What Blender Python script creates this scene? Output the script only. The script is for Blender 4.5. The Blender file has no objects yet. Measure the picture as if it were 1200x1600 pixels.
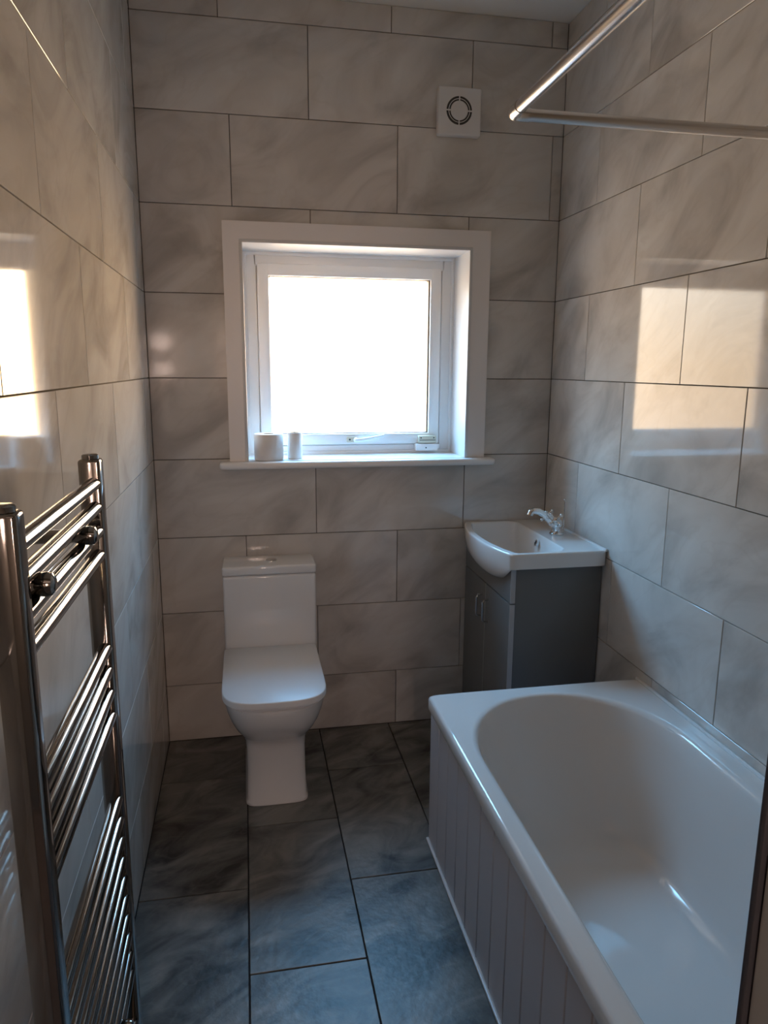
import bpy, bmesh, math, random
from mathutils import Vector, Matrix

# ------------------------------------------------------------------ camera, sky, exposure
scene = bpy.context.scene
COL = scene.collection
W, HC, YF = 1.5625, 2.742, -2.5          # room width, ceiling height, front wall
Z0, TW, TH = 0.2381, 0.602, 0.302        # first tile joint height, tile pitch

cam_d = bpy.data.cameras.new('camera')
cam_d.sensor_fit = 'VERTICAL'
cam_d.sensor_height = 36.0
cam_d.sensor_width = 27.0
cam_d.lens = 1134.93 / 1600 * 36.0
cam_d.clip_start = 0.02
cam = bpy.data.objects.new('camera', cam_d)
COL.objects.link(cam)
cam.location = (0.3398, -2.8097, 1.4915)
cam.rotation_euler = (1.3733, -0.0060, -0.1876)
scene.camera = cam

vs = scene.view_settings
vs.view_transform = 'Standard'
vs.look = 'None'
vs.exposure = 0.0
vs.gamma = 1.0
vs.use_curve_mapping = False
scene.cycles.use_denoising = True
scene.cycles.max_bounces = 10
scene.cycles.diffuse_bounces = 7
scene.cycles.sample_clamp_indirect = 6.0

# evening sky: warm bright horizon, blue overhead, dim ground below
SKY_STRENGTH = 30.0
world = bpy.data.worlds.new('evening_sky')
scene.world = world
world.use_nodes = True
wn, wl = world.node_tree.nodes, world.node_tree.links
wn.clear()
tc = wn.new('ShaderNodeTexCoord')
sx = wn.new('ShaderNodeSeparateXYZ')
mr = wn.new('ShaderNodeMapRange')
mr.inputs['From Min'].default_value = -1
mr.inputs['From Max'].default_value = 1
rp = wn.new('ShaderNodeValToRGB')
SKY = [(0.00, (.27, .21, .16)), (0.40, (.30, .23, .165)), (0.46, (.31, .22, .145)),
       (0.50, (.31, .226, .15)), (0.55, (.31, .275, .235)), (0.62, (.27, .42, .56)),
       (0.75, (.23, .57, .96)), (1.0, (.22, .54, .95))]
while len(rp.color_ramp.elements) < len(SKY):
    rp.color_ramp.elements.new(0.5)
for e, (pos, c) in zip(rp.color_ramp.elements, SKY):
    e.position = pos
    e.color = (*c, 1)
bg = wn.new('ShaderNodeBackground')
bg.inputs['Strength'].default_value = SKY_STRENGTH
wo = wn.new('ShaderNodeOutputWorld')
wl.new(tc.outputs['Generated'], sx.inputs[0])
wl.new(sx.outputs['Z'], mr.inputs['Value'])
wl.new(mr.outputs[0], rp.inputs[0])
# the glow of the low sun, hidden off to the right, spreads broadly along the horizon
dp = wn.new('ShaderNodeVectorMath')
dp.operation = 'DOT_PRODUCT'
dp.inputs[1].default_value = Vector((.80, .60, .05)).normalized()
wl.new(tc.outputs['Generated'], dp.inputs[0])
g1 = wn.new('ShaderNodeMapRange')
g1.interpolation_type = 'SMOOTHSTEP'
g1.inputs['From Min'].default_value = .0
wl.new(dp.outputs['Value'], g1.inputs['Value'])
ab = wn.new('ShaderNodeMath')
ab.operation = 'ABSOLUTE'
wl.new(sx.outputs['Z'], ab.inputs[0])
g2 = wn.new('ShaderNodeMapRange')
g2.interpolation_type = 'SMOOTHSTEP'
g2.inputs['From Min'].default_value = .55
g2.inputs['From Max'].default_value = .0
wl.new(ab.outputs[0], g2.inputs['Value'])
gm = wn.new('ShaderNodeMath')
gm.operation = 'MULTIPLY'
wl.new(g1.outputs[0], gm.inputs[0])
wl.new(g2.outputs[0], gm.inputs[1])
ga = wn.new('ShaderNodeMix')
ga.data_type = 'RGBA'
ga.blend_type = 'ADD'
ga.inputs[7].default_value = (.72, .43, .18, 1)
wl.new(gm.outputs[0], ga.inputs[0])
wl.new(rp.outputs[0], ga.inputs[6])
wl.new(ga.outputs[2], bg.inputs['Color'])
wl.new(bg.outputs[0], wo.inputs[0])

# sampling portal in the window opening (emits nothing, only guides the sky's rays)
pd = bpy.data.lights.new('window_portal', 'AREA')
pd.shape = 'RECTANGLE'
pd.size, pd.size_y = 0.87, 0.82
pd.cycles.is_portal = True
po = bpy.data.objects.new('window_portal', pd)
po.location = (0.775, 0.30, 1.53)
po.rotation_euler = (-math.pi / 2, 0, 0)
COL.objects.link(po)

# ------------------------------------------------------------------ helpers
ORG = {}


def origin_of(parent):
    return ORG.get(parent.name, Vector((0, 0, 0))) if parent else Vector((0, 0, 0))


def tag(o, label=None, cat=None, group=None, kind=None):
    if label:
        o['label'] = label
    if cat:
        o['category'] = cat
    if group:
        o['group'] = group
    if kind:
        o['kind'] = kind
    return o


def thing(name, base, label, cat=None, group=None, kind=None):
    o = bpy.data.objects.new(name, None)
    o.empty_display_size = 0.05
    o.location = base
    COL.objects.link(o)
    ORG[o.name] = Vector(base)
    return tag(o, label, cat, group, kind)


def obj(name, bm, mat, parent=None, base=None, smooth=40):
    """link a bmesh (world coordinates) as one mesh object"""
    org = Vector(base) if base else origin_of(parent)
    bmesh.ops.recalc_face_normals(bm, faces=bm.faces[:])
    bm.transform(Matrix.Translation(-org))
    me = bpy.data.meshes.new(name)
    bm.to_mesh(me)
    bm.free()
    if smooth:
        for p in me.polygons:
            p.use_smooth = True
        me.set_sharp_from_angle(angle=math.radians(smooth))
    me.materials.append(mat)
    o = bpy.data.objects.new(name, me)
    COL.objects.link(o)
    ORG[o.name] = org
    if parent:
        o.parent = parent
    elif base:
        o.location = org
    return o


def box(x0, x1, y0, y1, z0, z1, bev=0.0, seg=2, bm=None):
    b = bmesh.new()
    bmesh.ops.create_cube(b, size=1)
    b.transform(Matrix.Translation(((x0 + x1) / 2, (y0 + y1) / 2, (z0 + z1) / 2))
                @ Matrix.Diagonal((abs(x1 - x0), abs(y1 - y0), abs(z1 - z0), 1)))
    if bev > 0:
        bmesh.ops.bevel(b, geom=b.edges[:], offset=bev, segments=seg, profile=.5, affect='EDGES')
    return merge(bm, b)


def merge(bm, b):
    if bm is None:
        return b
    me = bpy.data.meshes.new('tmp')
    b.to_mesh(me)
    b.free()
    bm.from_mesh(me)
    bpy.data.meshes.remove(me)
    return bm


def loft(rings, cap0=True, cap1=True, bm=None, closed=True):
    """rings: list of lists of points with equal counts"""
    b = bm or bmesh.new()
    vr = [[b.verts.new(p) for p in r] for r in rings]
    n = len(rings[0])
    for a, c in zip(vr[:-1], vr[1:]):
        for i in range(n if closed else n - 1):
            j = (i + 1) % n
            b.faces.new((a[i], a[j], c[j], c[i]))
    if cap0:
        b.faces.new(vr[0][::-1])
    if cap1:
        b.faces.new(vr[-1])
    return b


def frame_of(d):
    d = Vector(d).normalized()
    up = Vector((0, 0, 1)) if abs(d.z) < .95 else Vector((1, 0, 0))
    a = d.cross(up).normalized()
    return a, a.cross(d).normalized()


def tube(path, radii, n=20, bm=None, sx=1.0):
    """round tube along a list of points; radii a number or one per point"""
    path = [Vector(p) for p in path]
    if not isinstance(radii, (list, tuple)):
        radii = [radii] * len(path)
    rings = []
    for i, p in enumerate(path):
        d = path[min(i + 1, len(path) - 1)] - path[max(i - 1, 0)]
        a, c = frame_of(d)
        rings.append([p + (a * math.cos(t) * sx + c * math.sin(t)) * radii[i]
                      for t in [2 * math.pi * k / n for k in range(n)]])
    return loft(rings, bm=bm)


def lathe(origin, axis, prof, n=32, bm=None):
    """profile [(distance along axis, radius)]"""
    o, d = Vector(origin), Vector(axis).normalized()
    a, c = frame_of(d)
    rings = [[o + d * h + (a * math.cos(t) + c * math.sin(t)) * max(r, 1e-5)
              for t in [2 * math.pi * k / n for k in range(n)]] for h, r in prof]
    return loft(rings, bm=bm)


def ball(c, r, bm=None, n=16):
    b = bmesh.new()
    bmesh.ops.create_uvsphere(b, u_segments=n, v_segments=n // 2, radius=r)
    b.transform(Matrix.Translation(c))
    return merge(bm, b)


def dshape(cx, hw, yb, yf, z, ra, n=2.6, rb=0.02, nb=8.0, N=24):
    """closed outline: front end (yf, toward the camera) a superellipse arc of depth ra, back end of depth rb"""
    pts = []
    for k in range(N + 1):
        t = math.pi * k / N
        c, s = math.cos(t), math.sin(t)
        pts.append((cx + hw * math.copysign(abs(c) ** (2 / n), c), yf + ra - ra * abs(s) ** (2 / n), z))
    for k in range(N + 1):
        t = math.pi * k / N
        c, s = -math.cos(t), math.sin(t)
        pts.append((cx + hw * math.copysign(abs(c) ** (2 / nb), c), yb - rb + rb * abs(s) ** (2 / nb), z))
    return pts


# ------------------------------------------------------------------ materials
def nodes_of(name):
    m = bpy.data.materials.new(name)
    m.use_nodes = True
    nt = m.node_tree
    return m, nt.nodes, nt.links, nt.nodes['Principled BSDF']


def plain(name, col, rough=.4, metal=0.0, spec=.5, noise=.05, scale=8.0, bump=0.0, coat=0.0, trans=0.0):
    m, n, l, b = nodes_of(name)
    t = n.new('ShaderNodeTexCoord')
    nz = n.new('ShaderNodeTexNoise')
    nz.inputs['Scale'].default_value = scale
    nz.inputs['Detail'].default_value = 4
    l.new(t.outputs['Object'], nz.inputs['Vector'])
    mx = n.new('ShaderNodeMix')
    mx.data_type = 'RGBA'
    mx.inputs[6].default_value = (*[c * (1 - noise) for c in col], 1)
    mx.inputs[7].default_value = (*[min(1, c * (1 + noise)) for c in col], 1)
    l.new(nz.outputs['Fac'], mx.inputs[0])
    l.new(mx.outputs[2], b.inputs['Base Color'])
    b.inputs['Roughness'].default_value = rough
    b.inputs['Metallic'].default_value = metal
    b.inputs['Specular IOR Level'].default_value = spec
    if coat:
        b.inputs['Coat Weight'].default_value = coat
        b.inputs['Coat Roughness'].default_value = .04
    if trans:
        b.inputs['Subsurface Weight'].default_value = trans
        b.inputs['Subsurface Radius'].default_value = (.02, .017, .015)
    if bump:
        bp = n.new('ShaderNodeBump')
        bp.inputs['Strength'].default_value = bump
        bp.inputs['Distance'].default_value = .002
        l.new(nz.outputs['Fac'], bp.inputs['Height'])
        l.new(bp.outputs[0], b.inputs['Normal'])
    return m


def tile_mat(name, dark, mid, light, rot, scale, stretch, rough, spec, detail, bump=.02, contrast=(.28, .72), vein=(.25, (.3, .25, .2))):
    m, n, l, b = nodes_of(name)
    t = n.new('ShaderNodeTexCoord')
    oi = n.new('ShaderNodeObjectInfo')
    mul = n.new('ShaderNodeVectorMath')
    mul.operation = 'MULTIPLY'
    mul.inputs[1].default_value = (31.7, 17.3, 53.1)
    cmb = n.new('ShaderNodeCombineXYZ')
    for i in range(3):
        l.new(oi.outputs['Random'], cmb.inputs[i])
    l.new(cmb.outputs[0], mul.inputs[0])
    add = n.new('ShaderNodeVectorMath')
    l.new(t.outputs['Object'], add.inputs[0])
    l.new(mul.outputs[0], add.inputs[1])
    mp = n.new('ShaderNodeMapping')
    mp.inputs['Rotation'].default_value = (0, 0, rot)
    l.new(add.outputs[0], mp.inputs['Vector'])
    st = n.new('ShaderNodeVectorMath')
    st.operation = 'MULTIPLY'
    st.inputs[1].default_value = (1, stretch, 1)
    l.new(mp.outputs[0], st.inputs[0])
    nz = n.new('ShaderNodeTexNoise')
    nz.inputs['Scale'].default_value = scale
    nz.inputs['Detail'].default_value = detail
    nz.inputs['Roughness'].default_value = .52
    nz.inputs['Distortion'].default_value = 1.1
    l.new(st.outputs[0], nz.inputs['Vector'])
    cr = n.new('ShaderNodeValToRGB')
    cr.color_ramp.elements.new(.5)
    for e, p, c in zip(cr.color_ramp.elements, (contrast[0], .5, contrast[1]), (dark, mid, light)):
        e.position = p
        e.color = (*c, 1)
    l.new(nz.outputs['Fac'], cr.inputs[0])
    vn = n.new('ShaderNodeTexNoise')              # thin wandering veins
    vn.inputs['Scale'].default_value = scale * .9
    vn.inputs['Detail'].default_value = 3
    vn.inputs['Distortion'].default_value = 1.4
    l.new(st.outputs[0], vn.inputs['Vector'])
    v1 = n.new('ShaderNodeMath')
    v1.operation = 'SUBTRACT'
    v1.inputs[1].default_value = .47
    l.new(vn.outputs['Fac'], v1.inputs[0])
    v2 = n.new('ShaderNodeMath')
    v2.operation = 'ABSOLUTE'
    l.new(v1.outputs[0], v2.inputs[0])
    v3 = n.new('ShaderNodeMapRange')
    v3.interpolation_type = 'SMOOTHSTEP'
    v3.inputs['From Min'].default_value = .035
    v3.inputs['From Max'].default_value = .0
    v3.inputs['To Max'].default_value = vein[0]
    l.new(v2.outputs[0], v3.inputs['Value'])
    vm = n.new('ShaderNodeMix')
    vm.data_type = 'RGBA'
    vm.inputs[7].default_value = (*vein[1], 1)
    l.new(v3.outputs[0], vm.inputs[0])
    l.new(cr.outputs[0], vm.inputs[6])
    l.new(vm.outputs[2], b.inputs['Base Color'])
    b.inputs['Roughness'].default_value = rough
    b.inputs['Specular IOR Level'].default_value = spec
    nf = n.new('ShaderNodeTexNoise')
    nf.inputs['Scale'].default_value = 7 if bump < .1 else 45
    nf.inputs['Detail'].default_value = 2 if bump < .1 else 5
    l.new(add.outputs[0], nf.inputs['Vector'])
    bp = n.new('ShaderNodeBump')
    bp.inputs['Strength'].default_value = bump
    bp.inputs['Distance'].default_value = .004
    l.new(nf.outputs['Fac'], bp.inputs['Height'])
    l.new(bp.outputs[0], b.inputs['Normal'])
    return m


M_TILE = tile_mat('glazed_wall_tile', (.40, .37, .34), (.62, .585, .545), (.71, .68, .64),
                  -.6, 2.5, 1.8, .06, .5, 5, bump=.010, contrast=(.26, .70), vein=(.09, (.40, .33, .26)))
M_FLOOR = tile_mat('slate_floor_tile', (.034, .032, .028), (.132, .127, .115), (.250, .236, .208),
                   1.1, 4.2, 1.9, .38, .5, 8, bump=.3, contrast=(.34, .68), vein=(.14, (.26, .24, .21)))
M_GROUT = plain('brown_grey_grout', (.13, .115, .10), .9, spec=.2, noise=.15, scale=60)
M_FGROUT = plain('dark_floor_grout', (.035, .036, .038), .9, spec=.2, noise=.15, scale=60)
M_CEIL = plain('white_ceiling_paint', (.86, .84, .80), .85, spec=.2, noise=.03, scale=5, bump=.2)
M_PVC = plain('white_upvc', (.88, .87, .86), .28, spec=.5, noise=.015, scale=3)
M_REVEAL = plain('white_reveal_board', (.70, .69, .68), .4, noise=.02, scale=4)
M_CASING = plain('white_painted_casing', (.85, .81, .785), .35, noise=.02, scale=4)
M_CERAMIC = plain('white_ceramic', (.80, .79, .775), .07, spec=.55, noise=.012, scale=3, coat=.3)
M_SEAT = plain('white_seat_plastic', (.80, .80, .80), .34, noise=.01, scale=3)
M_ACRYL = plain('white_acrylic', (.80, .785, .765), .07, spec=.55, noise=.012, scale=3, coat=.2)
M_PANEL = plain('lavender_white_board', (.56, .555, .60), .42, noise=.03, scale=10)
M_CHROME = plain('chrome', (.80, .79, .78), .07, metal=1.0, noise=.02, scale=6)
M_RAD = plain('smoked_chrome', (.27, .255, .24), .07, metal=1.0, noise=.03, scale=6)
M_RAIL = plain('brushed_chrome_rail', (.72, .70, .69), .22, metal=1.0, noise=.04, scale=20)
M_GREY = plain('matt_grey_cabinet', (.17, .176, .178), .40, noise=.05, scale=9)
M_EDGE = plain('pale_panel_edging', (.50, .50, .51), .4, noise=.06, scale=25)
M_DARK = plain('dark_recess', (.05, .047, .044), .6, noise=.1, scale=20)
M_GASKET = plain('brown_glazing_gasket', (.20, .15, .11), .5, noise=.1, scale=20)
M_CREAM = plain('aged_cream_plastic', (.66, .60, .47), .4, noise=.05, scale=30)
M_FAN = plain('white_fan_plastic', (.78, .765, .755), .35, noise=.02, scale=6)
M_PAPER = plain('soft_white_paper', (.86, .84, .82), .95, spec=.1, noise=.03, scale=40, bump=.3, trans=.35)
M_CARD = plain('brown_card_core', (.42, .33, .25), .9, spec=.1, noise=.1, scale=30)
M_SIL = plain('white_silicone', (.80, .79, .78), .3, noise=.02, scale=20)
M_JAMB = plain('beige_door_lining', (.43, .44, .45), .45, noise=.05, scale=6)
M_TRIM = plain('dark_grey_metal_edge', (.09, .09, .105), .35, metal=.6, noise=.1, scale=20)
M_LAND = plain('landing_wall_paint', (.24, .22, .20), .8, spec=.2, noise=.03, scale=3)
M_CARPET = plain('landing_carpet', (.16, .14, .13), .95, spec=.1, noise=.3, scale=200)

M_GLASS, n, l, b = nodes_of('clear_window_glass')
n.remove(b)
tr = n.new('ShaderNodeBsdfTransparent')
tr.inputs[0].default_value = (.94, .95, .95, 1)
gl = n.new('ShaderNodeBsdfGlossy')
gl.inputs['Roughness'].default_value = .03
lw = n.new('ShaderNodeLayerWeight')          # Schlick reflectance, the same from both faces
pw = n.new('ShaderNodeMath')
pw.operation = 'POWER'
pw.inputs[1].default_value = 5
fr = n.new('ShaderNodeMapRange')
fr.inputs['To Min'].default_value = .04
l.new(lw.outputs['Facing'], pw.inputs[0])
l.new(pw.outputs[0], fr.inputs['Value'])
lw.inputs['Blend'].default_value = .5
mx = n.new('ShaderNodeMixShader')
l.new(fr.outputs[0], mx.inputs[0])
l.new(tr.outputs[0], mx.inputs[1])
l.new(gl.outputs[0], mx.inputs[2])
l.new(mx.outputs[0], n['Material Output'].inputs[0])

# ------------------------------------------------------------------ setting
OX0, OX1, OZ0, OZ1 = .335, 1.215, 1.128, 1.942        # window hole in the back wall
b = box(-.3, OX0, .008, .32, -.1, HC + .1)
box(OX1, W + .3, .008, .32, -.1, HC + .1, bm=b)
box(OX0, OX1, .008, .32, -.1, OZ0, bm=b)
box(OX0, OX1, .008, .32, OZ1, HC + .1, bm=b)
wall_back = tag(obj('wall_back', b, M_GROUT, smooth=0), 'far wall clad in beige-grey glazed tiles around the window', kind='structure')
wall_left = tag(obj('wall_left', box(-.3, -.008, YF - .11, .008, -.1, HC + .1), M_GROUT, smooth=0),
                'left wall clad in glossy beige tiles behind the towel radiator', kind='structure')
wall_right = tag(obj('wall_right', box(W + .008, W + .3, YF - .11, .008, -.1, HC + .1), M_GROUT, smooth=0),
                 'right wall clad in glossy grey tiles above the bath', kind='structure')
floor = tag(obj('floor', box(-.3, W + .3, YF - .11, .1, -.12, -.007), M_FGROUT, smooth=0),
            'floor of dark slate-look tiles laid lengthways', kind='structure')
ceiling = tag(obj('ceiling', box(-.3, W + .3, YF - .11, .008, HC, HC + .1), M_CEIL, smooth=0),
              'plain white painted ceiling', kind='structure')
JX = .608
b = box(JX + .024, W + .008, YF - .11, YF, -.007, HC)
box(-.008, JX + .024, YF - .11, YF, 1.98, HC, bm=b)
wall_front = tag(obj('wall_front', b, M_LAND, smooth=0), 'plain wall with the doorway at the foot of the bath', kind='structure')

# door lining on the right of the doorway, with a dark metal edge on the room side
door = thing('door_1', (JX, YF, 0), 'beige lining of the doorway at the right edge', kind='structure')
obj('jamb', box(JX + .002, JX + .024, YF - .13, YF - .006, 0, 1.96, .002), M_JAMB, door)
obj('edge_strip', box(JX - .001, JX + .0235, YF - .0055, YF - .0005, 0, 1.96, .001), M_TRIM, door)
obj('door_head', box(.0, JX + .024, YF - .13, YF + .004, 1.96, 1.98, .002), M_JAMB, door)

# landing behind the camera
LY0, LX0, LX1 = -4.2, -.9, 1.9
tag(obj('floor_landing', box(LX0, LX1, LY0, YF - .11, -.12, 0), M_CARPET, smooth=0), 'dim carpeted landing floor outside the doorway', kind='structure')
tag(obj('ceiling_landing', box(LX0, LX1, LY0, YF - .11, 2.5, 2.6), M_CEIL, smooth=0), 'white landing ceiling outside the doorway', kind='structure')
tag(obj('wall_landing_back', box(LX0, LX1, LY0 - .1, LY0, -.1, 2.6), M_LAND, smooth=0), 'painted landing wall facing the doorway', kind='structure')
tag(obj('wall_landing_left', box(LX0 - .1, LX0, LY0, YF - .11, -.1, 2.6), M_LAND, smooth=0), 'painted left end wall of the landing', kind='structure')
tag(obj('wall_landing_right', box(LX1, LX1 + .1, LY0, YF - .11, -.1, 2.6), M_LAND, smooth=0), 'painted right end wall of the landing', kind='structure')
tag(obj('wall_landing_front', box(LX0, -.3, YF - .11, YF, -.1, 2.6), M_LAND, smooth=0), 'painted landing wall left of the doorway', kind='structure')

# unseen fill lamp added behind the camera; its globes reflect as two faint spots
lamp = thing('fill_lamp', (.36, LY0, 1.72), 'added fill lamp with two opal globes, unseen on the landing behind the camera', 'lamp')
M_OPAL, n, l, b = nodes_of('fill_lamp_glass')
b.inputs['Base Color'].default_value = (.9, .88, .84, 1)
b.inputs['Emission Color'].default_value = (1.0, .72, .60, 1)
b.inputs['Emission Strength'].default_value = 76  # warm fill for the surfaces facing the camera
obj('backplate', lathe((.36, LY0 + .0005, 1.72), (0, 1, 0), [(0, .06), (.012, .06), (.016, .03), (.04, .03), (.04, 0)]), M_CHROME, lamp)
for z in (1.70, 1.45):
    obj('arm', tube([(.36, LY0 + .03, 1.72 if z > 1.6 else 1.70), (.36, LY0 + .07, (z + 1.71) / 2), (.36, LY0 + .10, z)], .008, n=10), M_CHROME, lamp)
    obj('globe', ball((.36, LY0 + .15, z), .076, n=32), M_OPAL, lamp)

# ------------------------------------------------------------------ tiles
GAP, TT = .0026, .0075
CACHE = {}


def tile_mesh(w, h, holes=(), mat=None, key=None):
    """slab in local x,y with its face at z=0 and bevelled front edges; holes are rectangles cut out"""
    k = (round(w, 4), round(h, 4), mat.name, holes)
    if k in CACHE:
        return CACHE[k]
    xs = sorted({0, w, *[min(max(v, 0), w) for q in holes for v in (q[0], q[1])]})
    ys = sorted({0, h, *[min(max(v, 0), h) for q in holes for v in (q[2], q[3])]})
    bm = bmesh.new()
    V = {}

    def vert(x, y):
        if (x, y) not in V:
            V[(x, y)] = bm.verts.new((x, y, 0))
        return V[(x, y)]
    for x0, x1 in zip(xs[:-1], xs[1:]):
        for y0, y1 in zip(ys[:-1], ys[1:]):
            cx, cy = (x0 + x1) / 2, (y0 + y1) / 2
            if any(q[0] < cx < q[1] and q[2] < cy < q[3] for q in holes):
                continue
            bm.faces.new((vert(x0, y0), vert(x1, y0), vert(x1, y1), vert(x0, y1)))
    if not bm.faces:
        bm.free()
        CACHE[k] = None
        return None
    if len(bm.faces) > 1:
        bmesh.ops.dissolve_limit(bm, angle_limit=.01, verts=bm.verts[:], edges=bm.edges[:])
    front = list(bm.faces)
    r = bmesh.ops.extrude_face_region(bm, geom=front)
    nv = [g for g in r['geom'] if isinstance(g, bmesh.types.BMVert)]
    bmesh.ops.translate(bm, verts=nv, vec=(0, 0, -TT))
    bmesh.ops.recalc_face_normals(bm, faces=bm.faces[:])
    rim = [e for e in bm.edges if all(abs(v.co.z) < 1e-6 for v in e.verts)
           and sum(1 for f in e.link_faces if abs(f.normal.z) > .5) == 1]
    bmesh.ops.bevel(bm, geom=rim, offset=.0009, segments=1, affect='EDGES')
    me = bpy.data.meshes.new('tile')
    bm.to_mesh(me)
    bm.free()
    me.materials.append(mat)
    CACHE[k] = me
    return me


def lay(parent, rot, org, rows, mat, hole=None, tilt=.0011, seed=1):
    """rows: list of (v0, v1, [u joints incl. both ends]) in wall coordinates"""
    rnd = random.Random(seed)
    for v0, v1, us in rows:
        for u0, u1 in zip(us[:-1], us[1:]):
            a0, a1, c0, c1 = u0 + GAP / 2, u1 - GAP / 2, v0 + GAP / 2, v1 - GAP / 2
            w, h = a1 - a0, c1 - c0
            if w < .006 or h < .006:
                continue
            holes = ()
            if hole and hole[0] < a1 and hole[1] > a0 and hole[2] < c1 and hole[3] > c0:
                holes = ((round(hole[0] - a0, 4), round(hole[1] - a0, 4), round(hole[2] - c0, 4), round(hole[3] - c0, 4)),)
            me = tile_mesh(w, h, holes, mat)
            if me is None:
                continue
            o = bpy.data.objects.new('tile', me)
            COL.objects.link(o)
            o.parent = parent
            # each tile sits a hair out of true about its own centre
            loc = Matrix.Translation((a0 + w / 2, c0 + h / 2, 0))
            wob = Matrix.Rotation(rnd.uniform(-tilt, tilt), 4, 'X') @ Matrix.Rotation(rnd.uniform(-tilt, tilt), 4, 'Y')
            o.matrix_local = Matrix.Translation(org) @ rot @ loc @ wob @ Matrix.Translation((-w / 2, -h / 2, 0))


def basis(x, y, z):
    return Matrix((x, y, z)).transposed().to_4x4()


zrow = [0] + [Z0 + TH * k for k in range(9)] + [HC]      # row k+1 in this list is joint k


def joints(off, u1, pitch=TW):
    j = [0.0]
    u = off
    while u - pitch > .02:
        u -= pitch
    while u < u1 - .008:
        if u > .008:
            j.append(u)
        u += pitch
    return j + [u1]


B_OFF = {-1: [.33, .932, 1.53], 0: [.605, 1.207], 1: [.33, .932, 1.53], 2: [.605, 1.207], 3: [.6, 1.2], 4: [.6, 1.2],
         5: [.596, 1.198], 6: [.317, .919, 1.521], 7: [.595, 1.197], 8: [.29, .893, 1.50]}
lay(wall_back, basis((1, 0, 0), (0, 0, 1), (0, -1, 0)), (0, 0, 0),
    [(zrow[k + 1], zrow[k + 2], [0] + B_OFF[k] + [W]) for k in range(-1, 9)], M_TILE,
    hole=(OX0, OX1, OZ0, OZ1), seed=3)
L = -YF
lay(wall_right, basis((0, -1, 0), (0, 0, 1), (-1, 0, 0)), (W, 0, 0),
    [(zrow[k + 1], zrow[k + 2], joints({-1: .588, 0: .280, 1: .586, 2: .288, 3: .588, 4: .296, 5: .604, 6: .308, 7: .605, 8: .30}[k], L))
     for k in range(-1, 9)], M_TILE, seed=5)
lay(wall_left, basis((0, 1, 0), (0, 0, 1), (1, 0, 0)), (0, YF, 0),
    [(zrow[k + 1], zrow[k + 2], joints(L - (.469 if k % 2 == 0 else .77), L)) for k in range(-1, 9)], M_TILE, seed=7)
GAP = .004
TT = .0065
# floor: columns run along y, so rows here are columns (local x = along -y, local y = along x)
fl = []
for c0, c1, off in ((0, .308, .31), (.308, .606, .02), (.606, .900, .325), (.900, 1.2, .02), (1.2, W, .32)):
    fl.append((c0, c1, joints(off, L + .11)))
lay(floor, basis((0, -1, 0), (1, 0, 0), (0, 0, 1)), (0, 0, 0), fl, M_FLOOR, tilt=.0008, seed=9)

# ------------------------------------------------------------------ window
D = .20                                   # depth of the sash's face behind the tiles
win = thing('window_1', (.775, 0, 1.13), 'white casement window with bright glass, deep reveal and wide casing', kind='structure')
CZ0, CZ1 = 1.135, 2.0
b = bmesh.new()
vs_ = [b.verts.new((x, -.016, z)) for x, z in ((.279, CZ0), (.343, CZ0), (.343, CZ1 - .065), (1.208, CZ1 - .065), (1.208, CZ0), (1.284, CZ0), (1.284, CZ1), (.279, CZ1))]
f_ = b.faces.new(vs_)
r_ = bmesh.ops.extrude_face_region(b, geom=[f_])
bmesh.ops.translate(b, verts=[g for g in r_['geom'] if isinstance(g, bmesh.types.BMVert)], vec=(0, .018, 0))
bmesh.ops.bevel(b, geom=[e for e in b.edges if all(v.co.y < 0 for v in e.verts)], offset=.0025, segments=2, affect='EDGES')
obj('casing', b, M_CASING, win)
# reveal lining boards
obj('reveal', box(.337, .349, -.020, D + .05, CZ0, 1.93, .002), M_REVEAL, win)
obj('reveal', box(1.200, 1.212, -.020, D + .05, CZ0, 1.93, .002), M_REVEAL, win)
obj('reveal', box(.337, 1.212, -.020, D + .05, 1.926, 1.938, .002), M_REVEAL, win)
# sill board with rounded nose
b = box(.240, 1.320, -.055, .002, 1.108, 1.135, .011, 4)
box(.345, 1.204, -.02, D + .05, 1.108, 1.135, bm=b)
obj('window_sill', b, M_PVC, win)


def ringframe(x0, x1, z0, z1, w, y0, y1, bev, bm=None, wb=None):
    wb = wb or w
    bm = box(x0, x0 + w, y0, y1, z0, z1, bev, bm=bm)
    box(x1 - w, x1, y0, y1, z0, z1, bev, bm=bm)
    box(x0 + w * .8, x1 - w * .8, y0, y1, z1 - w, z1, bev, bm=bm)
    box(x0 + w * .8, x1 - w * .8, y0, y1, z0, z0 + wb, bev, bm=bm)
    return bm


b = ringframe(.347, 1.203, 1.133, 1.928, .0525, D - .004, D + .06, .004, wb=.0365)
ringframe(.380, 1.168, 1.150, 1.905, .034, D + .025, D + .055, 0, bm=b, wb=.036)
ringframe(.347, 1.203, 1.133, 1.928, .014, D - .014, D + .06, .003, bm=b)
obj('outer_frame', b, M_PVC, win)
GX0, GX1, GZ0, GZ1 = .449, 1.096, 1.219, 1.838
b = ringframe(.402, 1.146, 1.172, 1.884, .046, D - .016, D + .05, .006)
sash = obj('sash', b, M_PVC, win)
obj('gasket', ringframe(GX0 - .004, GX1 + .004, GZ0 - .004, GZ1 + .004, .006, D - .004, D + .03, 0), M_GASKET, win)
obj('pane', box(GX0 - .003, GX1 + .003, D + .012, D + .016, GZ0 - .003, GZ1 + .003), M_GLASS, win, smooth=0)
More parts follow.
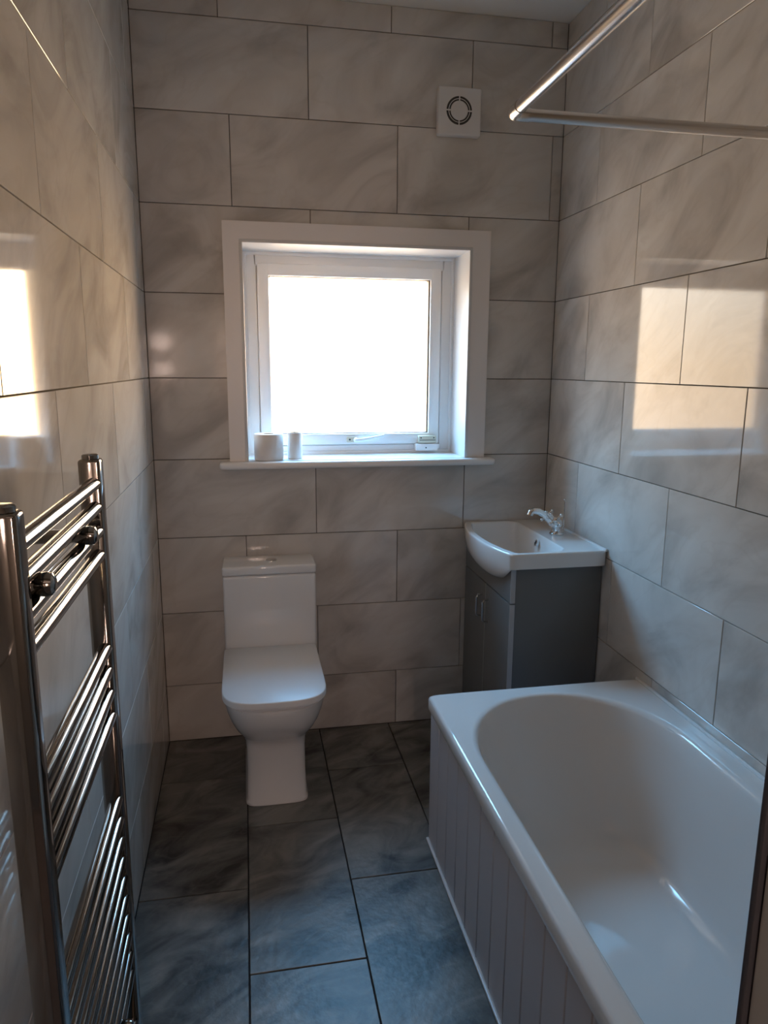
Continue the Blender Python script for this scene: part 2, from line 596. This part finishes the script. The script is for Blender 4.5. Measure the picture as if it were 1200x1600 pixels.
# handle: cream plate, boss and a lever rising to the right
hd = obj('handle_plate', box(.752, .792, D - .024, D - .014, 1.182, 1.206, .003), M_CREAM, win)
b = lathe((.790, D - .022, 1.192), (0, -1, 0), [(0, .011), (.016, .011), (.022, .008), (.022, 0)])
tube([(.785, D - .038, 1.191), (.81, D - .042, 1.193), (.85, D - .044, 1.200), (.905, D - .044, 1.212)], [.010, .009, .007, .005], n=12, bm=b)
obj('lever', b, M_PVC, hd)
obj('screw', lathe((.764, D - .024, 1.194), (0, -1, 0), [(0, .004), (.0015, .004), (.0015, 0)], n=12), M_DARK, hd)
# two-piece cream lock in the lower right corner
lk = obj('lock_upper', box(1.054, 1.130, D - .040, D - .014, 1.177, 1.208, .003), M_CREAM, win)
obj('lock_slot', box(1.058, 1.126, D - .0405, D - .038, 1.188, 1.1905), M_DARK, lk)
for xx in (1.064, 1.119):
    obj('screw', lathe((xx, D - .040, 1.199), (0, -1, 0), [(0, .003), (.001, .003), (.001, 0)], n=10), M_DARK, lk)
lk = obj('lock_lower', box(1.042, 1.136, D - .044, D - .004, 1.145, 1.174, .003), M_PVC, win)
obj('screw', lathe((1.085, D - .044, 1.158), (0, -1, 0), [(0, .003), (.001, .003), (.001, 0)], n=10), M_DARK, lk)

# ------------------------------------------------------------------ bath
RZ = .508
BX0, BX1, BY0, BY1 = .863, W - .003, -.80, YF + .004
bath = thing('bathtub', (1.21, -1.65, 0), 'white acrylic bathtub along the right wall', 'bathtub')


def bring(x0, x1, yf, yn, z, ra, rb, n=2.2, nb=3.0):
    # far end (yf) is the rounded one: reuse dshape mirrored in y
    pts = dshape((x0 + x1) / 2, (x1 - x0) / 2, -yn, -yf, z, ra, n, rb, nb, N=32)
    return [(x, -y, zz) for x, y, zz in pts]


R = []
R.append(bring(BX0 + .002, BX1 - .002, BY0 - .002, BY1 + .002, RZ - .045, .02, .02, 6, 6))
R.append(bring(BX0, BX1, BY0, BY1, RZ - .040, .02, .02, 6, 6))
R.append(bring(BX0, BX1, BY0, BY1, RZ - .010, .02, .02, 6, 6))
R.append(bring(BX0 + .003, BX1 - .003, BY0 - .003, BY1 + .003, RZ - .003, .02, .02, 6, 6))
R.append(bring(BX0 + .007, BX1 - .007, BY0 - .007, BY1 + .007, RZ, .02, .02, 6, 6))
R.append(bring(BX0 + .011, BX1 - .011, BY0 - .011, BY1 + .011, RZ, .02, .02, 6, 6))
IX0, IX1, IY0, IY1 = .903, 1.502, -.852, -2.42
for s, dz in ((-.006, 0), (0, 0), (.006, -.0012), (.012, -.006), (.016, -.014)):
    R.append(bring(IX0 + s, IX1 - s, IY0 - s, IY1 + s, RZ + dz, .34, .22, 2.15, 2.6))
for z, l_, r_, f_, nn, ra in ((.44, .030, .020, .038, 2.2, .33), (.36, .045, .028, .078, 2.25, .32), (.27, .062, .037, .128, 2.3, .30),
                             (.20, .078, .046, .168, 2.35, .27), (.155, .096, .060, .203, 2.4, .24), (.130, .122, .082, .238, 2.4, .21),
                             (.120, .160, .118, .29, 2.4, .18), (.117, .22, .17, .38, 2.4, .13)):
    R.append(bring(IX0 + l_, IX1 - r_, IY0 - f_, IY1 + f_ * .6 + .02, z, ra, .18, nn, 2.6))
obj('tub', loft(R, cap0=False), M_ACRYL, bath, smooth=60)
obj('drain', lathe((1.20, -2.12, .117), (0, 0, 1), [(0, .032), (.003, .032), (.004, .02), (.002, .0)]), M_CHROME, bath)
obj('sealant_bead', box(W - .009, W - .0005, YF + .01, BY0 - .002, RZ - .004, RZ + .006, .003), M_SIL, bath)

# panel of upright tongue-and-groove boards
pan = thing('bath_panel', (.88, -1.65, 0), 'pale tongue-and-groove panel on the side of the bathtub', 'bath panel')
PZ1 = RZ - .046
obj('backing', box(.890, .900, YF + .006, -.792, .004, PZ1), M_PANEL, pan, smooth=0)
BW_ = .0985
k = 0
y = -.786
while y > YF + .03:
    y1 = max(y - BW_, YF + .006)
    obj('plank', box(.879, .891, y1 + .0004, y - .0004, .004, PZ1, .0035, 1), M_PANEL, pan)
    y = y1
obj('end_plank', box(.879, 1.52, -.7925, -.786, .004, PZ1, .001, 1), M_PANEL, pan)
obj('sealant_bead', box(.870, .8795, YF + .006, -.786, .0005, .009, .003), M_SIL, pan)

# ------------------------------------------------------------------ toilet
TX = .412
toi = thing('toilet', (TX, -.35, 0), 'white close-coupled toilet with closed lid under the window', 'toilet')
R = []
for z, hw, yf, yb, ra, nn in ((.001, .108, -.512, -.10, .06, 4.5), (.010, .108, -.512, -.10, .06, 4.5), (.016, .103, -.506, -.10, .06, 4.5),
                             (.12, .101, -.504, -.09, .06, 4.2), (.20, .101, -.504, -.07, .07, 4.0), (.235, .106, -.512, -.06, .09, 3.6),
                             (.260, .119, -.540, -.05, .12, 3.2), (.290, .137, -.580, -.04, .16, 2.9), (.325, .153, -.615, -.03, .19, 2.7),
                             (.36, .163, -.636, -.03, .20, 2.65), (.395, .169, -.646, -.03, .20, 2.65), (.410, .170, -.648, -.03, .20, 2.65),
                             (.4145, .166, -.644, -.032, .20, 2.65)):
    R.append(dshape(TX - .003 * (-yf), hw, yb, yf, z, ra, nn, .05, 5))
obj('pan', loft(R), M_CERAMIC, toi, smooth=50)


def slab(hw, yf, yb, z0, z1, r, ra=.15, nn=3.0, cx=TX - .004):
    R = []
    for z, d in ((z0, r * .6), (z0 + r * .5, 0), (z1 - r, 0), (z1 - r * .4, r * .3), (z1, r)):
        R.append(dshape(cx, hw - d, yb - d, yf + d, z, ra, nn, .02, 6))
    return loft(R)


obj('seat', slab(.160, -.641, -.20, .415, .4265, .003, .15, 3.1), M_SEAT, toi)
obj('seat_lid', slab(.171, -.658, -.176, .4285, .4515, .0035, .15, 3.1), M_SEAT, toi)
cis = obj('cistern', box(TX - .172, TX + .172, -.172, -.012, .415, .728, .010, 4), M_CERAMIC, toi)
obj('cistern_lid', box(TX - .1735, TX + .1735, -.174, -.010, .7295, .764, .008, 4), M_CERAMIC, toi)
bt = obj('flush_button', lathe((TX + .01, -.095, .764), (0, 0, 1), [(0, .021), (.003, .021), (.005, .018), (.005, 0)]), M_CHROME, toi)

# ------------------------------------------------------------------ vanity unit with basin and tap
VY0, VY1 = -.528, -.010
FX0, FX1 = 1.222, 1.240
van = thing('vanity_cabinet', (1.40, -.27, 0), 'grey cupboard under the basin in the far right corner', 'cabinet')
for y0 in (VY0, VY1 - .016):
    obj('side_panel', box(FX1 + .001, W - .004, y0, y0 + .016, .0, .812, .001), M_GREY, van)
obj('back_panel', box(W - .014, W - .004, VY0 + .017, VY1 - .017, .08, .66, .0), M_GREY, van)
obj('base_panel', box(FX1 + .001, W - .015, VY0 + .017, VY1 - .017, .03, .046, .0), M_GREY, van)


def front(name, y0, y1, z0, z1):
    o = obj(name, box(FX0, FX1, y0, y1, z0, z1, .0008, 1), M_GREY, van)
    obj('edging', box(FX0 - .0002, FX1 - .0002, y0 - .0016, y0 + .0004, z0 + .0005, z1 - .0005), M_EDGE, o)
    return o


front('fascia', VY0, VY1, .688, .810)
for (y0, y1, hy) in ((VY0, -.2705, -.305), (-.2675, VY1, -.233)):
    dr = front('door', y0, y1, .03, .684)
    b = tube([(FX0, hy, .632), (FX0 - .018, hy, .630), (FX0 - .024, hy, .622), (FX0 - .024, hy, .552), (FX0 - .018, hy, .544), (FX0, hy, .542)], .0045, n=10)
    obj('handle', b, M_RAIL, dr)

bas = thing('wash_basin', (1.38, -.28, .815), 'white ceramic basin with bowed front on the grey cupboard', 'basin')
BZ = .870
CX, CY = 1.325, -.279


def by_angle(poly, N=160):
    """resample a star-shaped outline about (CX, CY) by angle"""
    out = []
    m = len(poly)
    for k in range(N):
        t = 2 * math.pi * k / N
        d = (math.cos(t), math.sin(t))
        best = None
        for i in range(m):
            (x1, y1), (x2, y2) = poly[i], poly[(i + 1) % m]
            ex, ey = x2 - x1, y2 - y1
            den = d[0] * ey - d[1] * ex
            if abs(den) < 1e-12:
                continue
            s = ((x1 - CX) * ey - (y1 - CY) * ex) / den
            q = ((x1 - CX) * d[1] - (y1 - CY) * d[0]) / den
            if s > 0 and -1e-6 <= q <= 1 + 1e-6 and (best is None or s < best):
                best = s
        out.append((CX + d[0] * best, CY + d[1] * best))
    return out


def rounded(poly, r, seg=6):
    out = []
    n = len(poly)
    for i in range(n):
        p0, p1, p2 = Vector(poly[i - 1]), Vector(poly[i]), Vector(poly[(i + 1) % n])
        a, c = (p0 - p1), (p2 - p1)
        if a.normalized().dot(c.normalized()) < -.8:
            out.append(tuple(p1))
            continue
        rr = min(r, a.length * .45, c.length * .45)
        A, C = p1 + a.normalized() * rr, p1 + c.normalized() * rr
        for k in range(seg + 1):
            t = k / seg
            out.append(tuple(A * (1 - t) ** 2 + p1 * 2 * t * (1 - t) + C * t * t))
    return out


YA, YB = -.556, -.004
bow = []
for k in range(1, 24):
    t = -1 + 2 * k / 24
    bow.append((1.214 - .046 * (1 - abs(t) ** 2.2), CY + t * .276 * .995))
outer = by_angle(rounded([(W - .002, YA), (W - .002, YB), (1.214, YB)] + bow[::-1] + [(1.214, YA)], .018))
bow2 = []
for k in range(1, 24):
    t = -1 + 2 * k / 24
    bow2.append((1.238 - .044 * (1 - abs(t) ** 2.2), CY + t * .252))
inner = by_angle(rounded([(1.425, YA + .024), (1.425, YB - .026), (1.238, YB - .026)] + bow2[::-1] + [(1.238, YA + .024)], .06))


def sc(ring, f, z, sx=None):
    return [(CX + (x - CX) * f, CY + (y - CY) * f, z) for x, y in ring]


R = [sc(inner, .10, .716), sc(inner, .28, .7175), sc(inner, .44, .722), sc(inner, .58, .731), sc(inner, .70, .745), sc(inner, .79, .762),
     sc(inner, .86, .783), sc(inner, .915, .808), sc(inner, .955, .834), sc(inner, .978, .853), sc(inner, .992, .8635), sc(inner, 1.004, .868),
     sc(inner, 1.02, BZ), sc(inner, 1.035, BZ)]
R.append([(x + (CX - x) * .035, y + (CY - y) * .035, BZ) for x, y in outer])
R.append([(x + (CX - x) * .018, y + (CY - y) * .018, BZ) for x, y in outer])
R.append([(x + (CX - x) * .004, y + (CY - y) * .004, BZ - .0025) for x, y in outer])
R.append([(x, y, BZ - .007) for x, y in outer])
for s in [i / 14 for i in range(1, 15)]:
    ring = []
    for x, y in outer:
        t = min(1, abs(y - CY) / .272)
        bel = max(0, 1 - t * t) ** .9
        left = max(0, min(1, (1.30 - x) / .06))
        B = .090 * bel * left
        z = BZ - .007 - s * (.046 + B)
        xe = 1.243
        k_ = (1 - math.sqrt(max(0, 1 - min(1, s) ** 2.4))) * left * bel
        ring.append((x + (xe - x) * k_ if x < xe else x, y, z))
    R.append(ring)
for f, z in ((.955, .8165), (.94, .800), (.90, .765), (.78, .728), (.55, .709), (.2, .704)):
    R.append([(max(1.250, x), y, z_) for x, y, z_ in sc(inner, f, z)])
obj('bowl', loft(R, cap0=True, cap1=True), M_CERAMIC, bas, smooth=50)
obj('drain', lathe((CX, CY, .716), (0, 0, 1), [(0, .024), (.003, .024), (.004, .017), (.0015, .0)]), M_CHROME, bas)
b = lathe((1.412, -.285, .838), (-1, 0, .35), [(-.004, .013), (.004, .013), (.005, .010), (.003, .009)])
ov = obj('overflow_ring', b, M_CHROME, bas)
obj('overflow_hole', lathe((1.412, -.285, .838), (-1, 0, .35), [(0, .0088), (.0036, .0088), (.0036, 0)]), M_DARK, ov)
obj('sealant_bead', box(W - .010, W - .0005, YA, YB, BZ - .004, BZ + .006, .003), M_SIL, bas)

tx, ty = 1.490, -.285
tap = thing('basin_tap', (tx, ty, BZ), 'chrome mixer tap with cross handles on the white basin', 'tap')
obj('body', lathe((tx, ty, BZ + .0008), (0, 0, 1), [(0, .027), (.004, .027), (.007, .022), (.018, .0195), (.030, .0215), (.042, .0225), (.052, .019), (.060, .012), (.064, .004), (.064, 0)]), M_CHROME, tap)
sp = [(tx - .004, ty, BZ + .036), (tx - .024, ty, BZ + .052), (tx - .050, ty, BZ + .076), (tx - .074, ty, BZ + .090), (tx - .094, ty, BZ + .094), (tx - .106, ty, BZ + .089), (tx - .110, ty, BZ + .078)]
obj('spout', tube(sp, [.0155, .015, .0135, .0125, .012, .0125, .0130], n=18), M_CHROME, tap)
for s in (-1, 1):
    ax = Vector((-.45, s * .78, .50)).normalized()
    p0 = Vector((tx, ty, BZ + .040))
    h = obj('handle', lathe(p0, ax, [(0, .012), (.022, .011), (.028, .014), (.034, .009), (.046, .008), (.056, .010), (.062, .007), (.064, 0)], n=20), M_CHROME, tap)
    a, c = frame_of(ax)
    b = None
    for q in range(4):
        t = math.pi / 4 + q * math.pi / 2
        d = a * math.cos(t) + c * math.sin(t)
        m_ = p0 + ax * .053
        b = tube([m_, m_ + d * .013, m_ + d * .024], [.0045, .0035, .0045], n=10, bm=b)
        ball(m_ + d * .027, .0066, bm=b)
    obj('cross_arms', b, M_CHROME, h)
b = tube([(tx + .030, ty + .004, BZ + .0008), (tx + .030, ty + .004, BZ + .128)], .0022, n=8)
ball((tx + .030, ty + .004, BZ + .131), .0052, bm=b)
obj('popup_rod', b, M_CHROME, tap)

# ------------------------------------------------------------------ towel radiator
rad = thing('towel_radiator', (.085, -1.76, .16), 'tall dark chrome ladder towel radiator on the left wall', 'radiator')
for y0 in (-2.008, -1.550):
    b = box(.066, .101, y0, y0 + .034, .16, 1.338, .005, 3)
    p_ = obj('post', b, M_RAD, rad)
    obj('end_cap', lathe((.0835, y0 + .017, 1.338), (0, 0, 1), [(0, .0135), (.006, .0135), (.008, .011), (.008, 0)], n=24), M_RAD, p_)
BARS = [1.297, 1.257, 1.216, 1.175, 1.008, .967, .925, .882] + [.717 - .0408 * i for i in range(10)] + [.235, .194]
for z in BARS:
    obj('bar', tube([(.089, -1.976, z), (.089, -1.548, z)], .0112, n=20), M_RAD, rad)
for y in (-1.676, -1.930):
    for z in (1.2385, .352):
        k_ = obj('bracket', lathe((.0, y, z), (1, 0, 0), [(.0005, .016), (.012, .016), (.016, .0105), (.084, .0105), (.088, .0120), (.092, .0140), (.106, .0148), (.112, .0130), (.115, .008), (.115, 0)], n=24), M_RAD, rad)

# ------------------------------------------------------------------ shower rail
rail = thing('shower_curtain_rail', (.903, -1.25, 2.006), 'chrome L-shaped shower curtain rail above the bathtub', 'curtain rail')
RR = .0125
cpt = Vector((.903, -1.25, 2.006))
obj('long_rod', tube([cpt + Vector((0, -.045, 0)), (cpt.x, YF + .006, cpt.z)], RR, n=24), M_RAIL, rail)
obj('short_rod', tube([cpt + Vector((.034, 0, 0)), (W - .006, cpt.y, cpt.z)], RR, n=24), M_RAIL, rail)
b = tube([cpt + Vector((0, -.050, 0)), cpt + Vector((0, -.022, 0)), cpt + Vector((.002, -.010, 0)), cpt + Vector((.006, -.004, 0)),
          cpt + Vector((.014, 0, 0)), cpt + Vector((.038, 0, 0))], RR * 1.10, n=24)
obj('elbow', b, M_RAIL, rail)
obj('flange', lathe((W - .0005, cpt.y, cpt.z), (-1, 0, 0), [(0, .028), (.006, .028), (.010, .018), (.022, .015), (.022, 0)]), M_RAIL, rail)
obj('flange', lathe((cpt.x, YF + .0005, cpt.z), (0, 1, 0), [(0, .028), (.006, .028), (.010, .018), (.022, .015), (.022, 0)]), M_RAIL, rail)

# ------------------------------------------------------------------ extractor fan
FC = (1.1425, 2.404)
fan = thing('extractor_fan', (FC[0], 0, FC[1]), 'square white extractor fan high on the far wall', 'extractor fan')
cov = obj('cover', box(FC[0] - .081, FC[0] + .081, -.034, -.0005, FC[1] - .081, FC[1] + .081, .006, 3), M_FAN, fan)


def annulus(r0, r1, y0, y1, n=48):
    b = bmesh.new()
    rings = []
    for r, y in ((r0, y0), (r0, y1), (r1, y1), (r1, y0)):
        rings.append([(FC[0] - .003 + r * math.cos(2 * math.pi * k / n), y, FC[1] + .002 + r * math.sin(2 * math.pi * k / n)) for k in range(n)])
    rings.append(rings[0])
    loft(rings, cap0=False, cap1=False, bm=b)
    bmesh.ops.remove_doubles(b, verts=b.verts[:], dist=1e-6)
    return b


obj('air_slot', annulus(.033, .048, -.0352, -.030), M_DARK, fan)
obj('slot_ring', annulus(.0385, .0405, -.0362, -.030), M_FAN, fan)
for q in range(4):
    t = math.pi / 2 * q
    c_, s_ = math.cos(t), math.sin(t)
    b = box(.032, .049, -.0365, -.031, -.0022, .0022)
    b.transform(Matrix.Translation((FC[0] - .003, 0, FC[1] + .002)) @ Matrix.Rotation(t, 4, 'Y'))
    obj('rib', b, M_FAN, fan)
obj('centre_disc', lathe((FC[0] - .003, -.030, FC[1] + .002), (0, -1, 0), [(0, .033), (.006, .033), (.008, .031), (.008, 0)]), M_FAN, fan)

# ------------------------------------------------------------------ toilet rolls on the sill


def roll(x, y, r, h, rc, label):
    t = thing('toilet_roll', (x, y, 1.135), label, 'toilet roll', 'toilet rolls on the window sill')
    n = 40
    pr = [(rc, 0), (r - .002, 0), (r, .003), (r, h - .003), (r - .002, h), (rc, h)]
    rings = [[(x + q * math.cos(2 * math.pi * k / n), y + q * math.sin(2 * math.pi * k / n), 1.1352 + z) for k in range(n)] for q, z in pr]
    rings.append(rings[0])
    b = loft(rings, cap0=False, cap1=False)
    bmesh.ops.remove_doubles(b, verts=b.verts[:], dist=1e-6)
    obj('paper', b, M_PAPER, t)
    pr = [(rc - .0012, 0), (rc, 0), (rc, h), (rc - .0012, h)]
    rings = [[(x + q * math.cos(2 * math.pi * k / n), y + q * math.sin(2 * math.pi * k / n), 1.1353 + z) for k in range(n)] for q, z in pr]
    rings.append(rings[0])
    b = loft(rings, cap0=False, cap1=False)
    bmesh.ops.remove_doubles(b, verts=b.verts[:], dist=1e-6)
    obj('core', b, M_CARD, t)


roll(.4270, .035, .0560, .100, .021, 'full white toilet roll standing on the sill, the fatter of the two')
roll(.5290, .055, .0290, .102, .021, 'nearly used-up thin white toilet roll standing on the sill')
